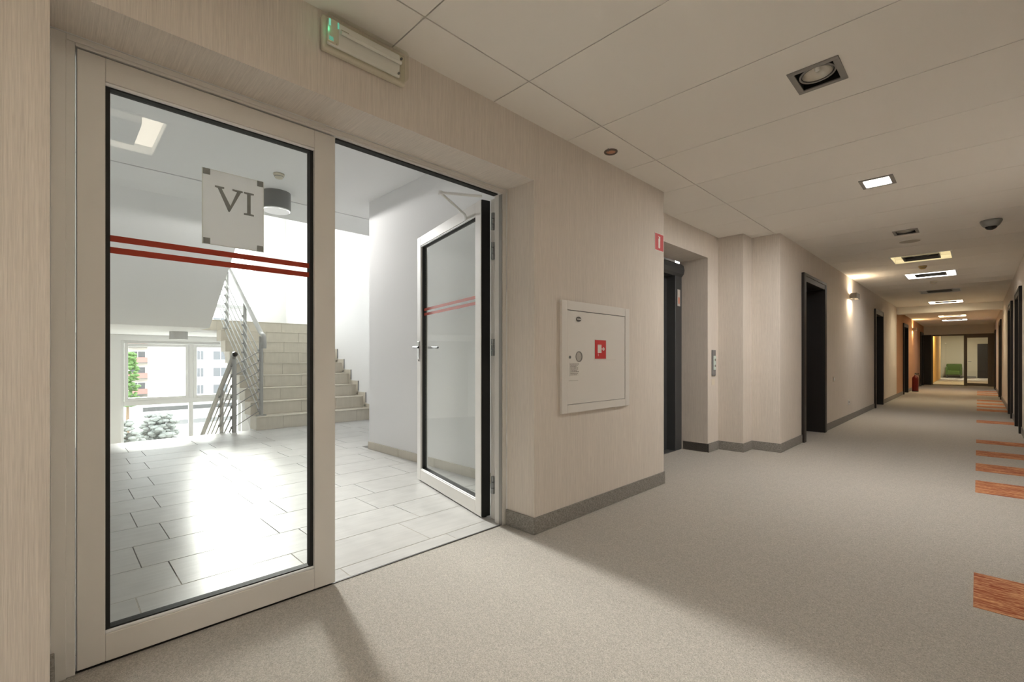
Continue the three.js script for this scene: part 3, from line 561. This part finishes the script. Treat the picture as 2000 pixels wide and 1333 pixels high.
// ------------------------------------------------------------------ lift
{
  const l = thing('lift_entrance', 'dark brushed steel lift entrance with sliding doors and curved header', 'lift', [-0.62, 0, -2.635]);
  const zl = -0.685, zr = 0.685; // zl is the far side
  mesh('jamb', soft(-0.09, 0.03, 0.001, 2.16, zl + 0.002, zl + 0.17, 0.006, 2), M.liftSteel, l);
  mesh('jamb', soft(-0.09, 0.03, 0.001, 2.16, zr - 0.17, zr - 0.002, 0.006, 2), M.liftSteel, l);
  const head = prism([[-0.09, 2.1], [0.03, 2.1], [0.055, 2.13], [0.065, 2.18], [0.055, 2.23], [0.03, 2.255], [-0.09, 2.255]], zl + 0.002, zr - 0.002); mesh('header', head, M.liftSteel, l);
  mesh('door_panel', soft(-0.075, -0.045, 0.006, 2.1, -0.29, 0.0, 0.002, 1), M.liftSteel, l);
  mesh('door_panel', soft(-0.075, -0.045, 0.006, 2.1, 0.004, 0.5, 0.002, 1), M.liftSteel, l);
  mesh('door_panel', soft(-0.1, -0.078, 0.006, 2.1, -0.515, -0.27, 0.002, 1), M.liftSteel, l);
  mesh('sill', soft(-0.12, 0.03, -0.002, 0.006, -0.515, 0.515, 0.002, 1), M.steel, l);
  const disp = sheet(64, 128, (x, w, q) => { x.fillStyle = '#d6cfc8'; x.fillRect(0, 0, w, q); x.fillStyle = '#d8896f'; x.fillRect(14, 60, 36, 50); });
  plate('floor_display', 0.07, 0.2, disp, l, [0.031, 1.84, zl + 0.085]);
  const p = thing('lift_call_panel', 'narrow steel lift call panel with a pale button plate', 'call panel', [-0.275, 0.9, -3.475]);
  mesh('panel', soft(0, 0.014, 0, 0.31, -0.05, 0.05, 0.012, 3), M.greyPaint, p);
  mesh('button_plate', soft(0.012, 0.02, 0.07, 0.24, -0.045, 0.025, 0.004, 2), std(srgb(206, 220, 212), 0.4), p);
  for (const y of [0.12, 0.19]) { const g = cyl(0.014, 0.006, 20); g.rotateZ(PI / 2); g.translate(0.022, y, -0.01); mesh('button', g, M.chrome, p); }
  const lb = thing('wall_label', 'small pale sticker below the lift call panel', 'label', [-0.275, 0.79, -3.475]);
  mesh('sticker', soft(0, 0.002, 0, 0.07, -0.045, 0.045, 0.0005, 1), std(srgb(224, 214, 196), 0.7), lb);
}

// ------------------------------------------------------------------ dark room doors
let doorCount = 0;
function roomDoor(z0, z1, h, x, face, label) { // face +1: the wall looks towards +x
  const o = structure('door_' + (3 + ++doorCount), label, 'door'), w = (z1 - z0) / 2;
  o.position.set(x, 0, (z0 + z1) / 2); o.rotation.y = face > 0 ? 0 : PI;
  mesh('casing', [soft(-0.26, 0.035, 0.001, h + 0.0, -w - 0.0, -w + 0.05, 0.003, 1), soft(-0.26, 0.035, 0.001, h, w - 0.05, w, 0.003, 1)], M.darkWood, o);
  mesh('head', soft(-0.26, 0.03, h - 0.07, h, -w + 0.05, w - 0.05, 0.003, 1), M.darkWood, o);
  mesh('architrave', [soft(0.0005, 0.035, 0.001, h + 0.04, -w - 0.05, -w, 0.003, 1), soft(0.0005, 0.035, 0.001, h + 0.04, w, w + 0.05, 0.003, 1), soft(0.0005, 0.035, h, h + 0.04, -w, w, 0.003, 1)], M.darkWood, o);
  const leaf = mesh('leaf', soft(-0.26, -0.21, 0.006, h - 0.07, -w + 0.052, w - 0.052, 0.002, 1), M.darkWood, o);
  const s = face > 0 ? 1 : -1;
  const hd = mesh('handle', tube([[-0.21, 1.05, s * (w - 0.12)], [-0.165, 1.05, s * (w - 0.12)], [-0.16, 1.05, s * (w - 0.14)], [-0.16, 1.05, s * (w - 0.25)]], 0.009, 10), M.steel, leaf);
  mesh('handle_plate', soft(-0.21, -0.204, 0.98, 1.1, s * (w - 0.12) - 0.022, s * (w - 0.12) + 0.022, 0.002, 1), M.steel, hd);
  return o;
}
roomDoor(-6.08, -4.9, 2.2, 0.325, 1, 'dark wooden room door beside the lift lobby corner');
roomDoor(-12.1, -10.95, 2.19, 0.325, 1, 'dark wooden room door past the wall lamp on the beige wall');
roomDoor(-17.8, -16.6, 2.18, 0.325, 1, 'dark wooden room door in the terracotta wall before the extinguisher');
roomDoor(-23.9, -22.7, 2.16, 0.325, 1, 'dark wooden room door in the terracotta wall by the far glass doors');
roomDoor(-9.05, -8.0, 2.14, 2.42, -1, 'first dark wooden room door of the right wall, by the dome camera');
roomDoor(-11.5, -10.45, 2.14, 2.42, -1, 'second dark wooden room door of the right wall');
roomDoor(-17.3, -16.1, 2.14, 2.42, -1, 'third dark wooden room door of the right wall, beyond the beam');
roomDoor(-22.6, -21.5, 2.1, 2.42, -1, 'last dark wooden room door of the right wall, by the far glass doors');

// ------------------------------------------------------------------ wall lamps, sockets, extinguisher
function wallLamp(z, y, col, power, label) {
  const o = thing('wall_lamp', label, 'wall lamp', [z > 0 ? 0 : 0.325, y, z], 0, 'up and down wall lamps');
  mesh('bracket', soft(0, 0.03, -0.03, 0.03, -0.04, 0.04, 0.003, 1), M.fittingGrey, o);
  mesh('shade', [soft(0.03, 0.034, -0.045, 0.045, -0.16, 0.16, 0.001, 1), soft(0.12, 0.124, -0.05, 0.05, -0.16, 0.16, 0.001, 1), soft(0.034, 0.12, -0.045, 0.045, -0.16, -0.156, 0.001, 1), soft(0.034, 0.12, -0.045, 0.045, 0.156, 0.16, 0.001, 1)], M.fittingGrey, o);
  mesh('lamp_tube', (() => { const g = cyl(0.012, 0.28, 14); g.rotateX(PI / 2); g.translate(0.077, 0, 0); return g; })(), lamp(...col, power ? 3 : 0), o);
  if (power) for (const s of [1, -1]) { const l = new THREE.RectAreaLight(new THREE.Color(...col), power * (s < 0 ? 1 : 0.5), 0.26, 0.05); l.position.set(0.077, s * 0.046, 0); l.rotation.set(s < 0 ? -PI / 2 : PI / 2, 0, PI / 2); o.add(l); }
  return o;
}
wallLamp(-8.12, 2.23, [1, 0.8, 0.55], 60, 'grey box wall lamp washing the beige wall between two dark doors');
wallLamp(-19.6, 2.16, [1, 0.7, 0.34], 70, 'warm wall lamp washing the terracotta wall above the extinguisher');
wallLamp(3.6, 2.23, [1, 0.94, 0.84], 60, 'grey box wall lamp on the beige wall behind the viewer');
{
  const sw = thing('light_switch', 'pale light switch on the beige wall past the first dark door', 'switch', [0.325, 0.777, -6.776]);
  mesh('plate', soft(0, 0.009, -0.04, 0.04, -0.04, 0.04, 0.004, 2), M.cream, sw); mesh('rocker', soft(0.008, 0.013, -0.025, 0.025, -0.025, 0.025, 0.002, 1), M.white, sw);
  const so = thing('wall_socket', 'pale wall socket low on the beige wall under the wall lamp', 'socket', [0.325, 0.33, -7.99]);
  mesh('plate', soft(0, 0.009, -0.04, 0.04, -0.04, 0.04, 0.004, 2), M.white, so); { const g = cyl(0.02, 0.004, 20); g.rotateZ(PI / 2); g.translate(0.009, 0, 0); mesh('socket_well', g, M.greyPaint, so); }
  const ex = thing('fire_extinguisher', 'dark red fire extinguisher standing by the terracotta wall', 'fire extinguisher', [0.47, 0, -18.6]);
  const body = new THREE.LatheGeometry([[0, 0.01], [0.075, 0.01], [0.085, 0.03], [0.085, 0.42], [0.075, 0.48], [0.04, 0.52], [0.028, 0.53], [0.028, 0.56], [0, 0.56]].map((p) => new THREE.Vector2(...p)), 32);
  mesh('body', body, std(srgb(112, 12, 12), 0.4), ex);
  mesh('valve', soft(-0.02, 0.02, 0.56, 0.6, -0.02, 0.02, 0.004, 1), M.steel, ex); mesh('lever', soft(-0.015, 0.1, 0.6, 0.62, -0.012, 0.012, 0.004, 1), M.black, ex);
  mesh('hose', tube([[0.02, 0.58, 0], [0.1, 0.56, 0.02], [0.115, 0.4, 0.03], [0.1, 0.2, 0.02]], 0.011, 8), M.black, ex); { const g = cyl(0.087, 0.03, 32); g.translate(0, 0.016, 0); mesh('foot_ring', g, M.black, ex); }
}

// ------------------------------------------------------------------ far glass partition and the lounge behind it
{
  const Z = -24.5;
  const p = structure('door_2', 'dark metal glass partition with a door closing the corridor', 'glass partition');
  const bar = (x0, x1, y0, y1, d = 0.06) => mesh('frame_bar', soft(x0, x1, y0, y1, Z - d / 2, Z + d / 2, 0.004, 1), std(srgb(112, 104, 90), 0.4, { metalness: 0.4 }), p);
  mesh('header', span(0.325, 2.42, 2.13, 2.56, Z - 0.08, Z + 0.08), M.panel, p);
  mesh('side_panel', span(0.325, 0.56, 0, 2.13, Z - 0.06, Z + 0.06), M.darkWood, p);
  bar(0.56, 0.62, 0, 2.13); bar(2.36, 2.42, 0, 2.13); bar(0.62, 2.36, 2.07, 2.13); bar(1.56, 1.66, 0, 2.07); bar(2.25, 2.36, 0.0, 2.07); bar(1.66, 2.25, 0.012, 0.12); bar(1.66, 2.25, 1.97, 2.07); bar(0.62, 1.56, 0.0, 0.03);
  for (const [a, b, c, d] of [[0.62, 1.56, 0.03, 2.07], [1.66, 2.25, 0.12, 1.97]]) { const g = new THREE.PlaneGeometry(b - a, d - c); g.translate((a + b) / 2, (c + d) / 2, Z); mesh('pane', g, M.glass, p); }
  mesh('door_handle', tube([[1.69, 1.0, Z + 0.03], [1.69, 1.0, Z + 0.08], [1.78, 1.0, Z + 0.08]], 0.012, 8), M.steel, p);
  const r = structure('wall_lounge', 'warm grey lounge walls beyond the far glass partition', 'wall');
  const cream = std(srgb(200, 194, 176), 0.85);
  mesh('back_wall', span(-1.2, 4.4, 0, 2.9, -36.2, -36), cream, r);
  mesh('left_wall', span(-1.4, -1.2, 0, 2.9, -36.2, -24.6), cream, r);
  mesh('left_wall', span(-1.2, 0.5, 0, 2.9, -33, -24.6), std(srgb(226, 180, 104), 0.85), r);
  mesh('right_wall', span(4.4, 4.6, 0, 2.9, -36.2, -24.6), cream, r);
  mesh('front_wall', span(2.8, 4.6, 0, 2.9, -24.6, -24.4), cream, r);
  mesh('lounge_ceiling', span(-1.4, 4.6, 2.6, 2.9, -36.2, -24.6), M.panel, r);
  mesh('lounge_skirting', span(0.5, 1.9, 0.0, 0.1, -36, -35.985), M.baseboard, r);
  const lf = structure('floor_lounge', 'carpet of the lounge beyond the far glass partition', 'carpet');
  mesh('carpet', metric(span(-1.4, 4.6, -0.2, 0, -36.2, -24.6)), M.carpet, lf);
  const d = structure('door_3', 'dark doorway in the lounge back wall', 'door');
  mesh('leaf', span(1.95, 2.95, 0.001, 1.98, -36, -35.95), M.darkWood, d);
  const s = thing('sofa', 'green upholstered armchair against the lounge wall', 'armchair', [0.98, 0, -35.3]);
  s.scale.set(0.64, 1, 1);
  mesh('seat', soft(-0.42, 0.42, 0.18, 0.42, -0.4, 0.4, 0.05, 3), M.greenFabric, s);
  mesh('backrest', soft(-0.52, 0.52, 0.3, 0.82, -0.5, -0.3, 0.06, 3), M.greenFabric, s);
  for (const q of [-1, 1]) mesh('armrest', soft(q * 0.42, q * 0.54, 0.18, 0.64, -0.42, 0.4, 0.04, 3), M.greenFabric, s);
  for (const [a, b] of [[-0.45, 0.34], [0.45, 0.34], [-0.45, -0.4], [0.45, -0.4]]) { const g = cyl(0.02, 0.18, 10); g.translate(a, 0.09, b); mesh('leg', g, M.steel, s); }
  const t = thing('lounge_lamp', 'square ceiling panel light in the lounge beyond the glass', 'ceiling light', [1.3, 2.6, -33.5]);
  mesh('frame', soft(-0.32, 0.32, -0.02, -0.0005, -0.32, 0.32, 0.004, 1), M.white, t); mesh('diffuser', span(-0.28, 0.28, -0.024, -0.02, -0.28, 0.28), lamp(1, 0.95, 0.82, 4), t);
  const l = new THREE.RectAreaLight(new THREE.Color(1, 0.92, 0.74), 22, 0.56, 0.56); l.position.set(0, -0.03, 0); l.rotation.x = -PI / 2; t.add(l);
  const t2 = thing('lounge_lamp', 'warm ceiling panel light right behind the far glass partition', 'ceiling light', [1.2, 2.6, -27.2]);
  mesh('frame', soft(-0.32, 0.32, -0.02, -0.0005, -0.32, 0.32, 0.004, 1), M.white, t2); mesh('diffuser', span(-0.28, 0.28, -0.024, -0.02, -0.28, 0.28), lamp(1, 0.82, 0.5, 3), t2);
  const l2 = new THREE.RectAreaLight(new THREE.Color(1, 0.78, 0.42), 20, 0.56, 0.56); l2.position.set(0, -0.03, 0); l2.rotation.x = -PI / 2; t2.add(l2);
}

// ------------------------------------------------------------------ outside the stairwell windows
{
  const G = -5.5;
  const g = structure('ground', 'pale paved yard below the stairwell window', 'ground');
  mesh('paving', span(-260, -12, G - 0.5, G, -160, 160), std(srgb(176, 174, 170), 0.95), g);
  const road = structure('road', 'grey street crossing the yard below the window', 'road');
  mesh('asphalt', span(-59, -55, G, G + 0.02, -90, 90), std(srgb(84, 84, 84), 0.95), road);
  mesh('kerb_wall', span(-72, -71.4, G, G + 0.5, -90, -6), std(srgb(80, 80, 80), 0.95), road);
  const wall = std(srgb(196, 192, 186), 0.9), pane = std(srgb(98, 100, 104), 0.6), pale = std(srgb(120, 118, 116), 0.9);
  function block(label, x, z0, z1, h, columns, balconyColour) {
    const o = thing('apartment_block', label, 'building', [x, G, (z0 + z1) / 2]);
    const w = (z1 - z0) / 2, m = (z0 + z1) / 2;
    mesh('walls', span(-12, 0, 0, h, -w, w), wall, o);
    mesh('roof', span(-12.3, 0.3, h, h + 0.5, -w - 0.3, w + 0.3), pale, o);
    for (let y = 1.0; y < h - 2; y += 2.7) columns.forEach((zc, k) => {
      const z = zc - m, q = k % 2 ? 1.1 : 0.5;
      const f = mesh('window', span(0, 0.08, y, y + 1.6, z - q, z + q), M.whiteFrame, o);
      mesh('window_pane', span(0.08, 0.1, y + 0.1, y + 1.5, z - q + 0.08, z - 0.04), pane, f); mesh('window_pane', span(0.08, 0.1, y + 0.1, y + 1.5, z + 0.04, z + q - 0.08), pane, f);
      if (k % 2 && balconyColour) { mesh('balcony', span(0, 1.3, y - 0.5, y - 0.35, z - 1.6, z + 1.6), pale, f); mesh('balcony_rail', span(1.22, 1.3, y - 0.35, y + 0.5, z - 1.6, z + 1.6), balconyColour, f); }
    });
    return o;
  }
  block('white apartment block with small windows seen past the right sash', -85, -32, -9.4, 15, [-14.6, -17.4, -20.6, -23.8, -27, -30], null);
  block('apartment block with reddish balconies seen past the left sash', -100, -11.2, 12, 15, [-10.4, -8.4, -5.6, -2.4, 1], std(srgb(176, 132, 126), 0.9));
  function tree(label, x, z, h, r, col, n, group) {
    const o = thing('tree', label, 'tree', [x, G, z], 0, group);
    mesh('trunk', (() => { const q = cyl(0.08, h * 0.5, 10, 0.14); q.translate(0, h * 0.25, 0); return q; })(), std(srgb(110, 92, 74), 0.9), o);
    const parts = [];
    for (let k = 0; k < n; k++) { const a = rnd() * 6.283, e = Math.sqrt(rnd()), y = h * (0.35 + 0.65 * rnd()), t = 1 - Math.abs(y / h - 0.6) * 1.3, s = (0.1 + 0.12 * rnd()) * Math.sqrt(r + 0.4); const q = new THREE.IcosahedronGeometry(s, 0); q.scale(1, 0.6, 1); q.rotateY(rnd() * 3); q.translate(Math.cos(a) * e * r * t, y, Math.sin(a) * e * r * t); parts.push(q); }
    const c = mesh('crown', parts, col, o); c.userData.kind = 'stuff';
  }
  const leaf = std(srgb(84, 112, 62), 0.9), grey = std(srgb(112, 116, 112), 0.9);
  tree('tall green tree beside the balconies in the window view', -50, -2.55, 7.2, 0.9, leaf, 300);
  tree('broad grey green conifer standing below the window mullion', -36, -2.9, 3.0, 1.3, grey, 260, 'conifers below the window');
  tree('smaller grey green conifer below the window edge', -33, -0.7, 3.0, 1.0, grey, 200, 'conifers below the window');
}

renderer.render(scene, camera);
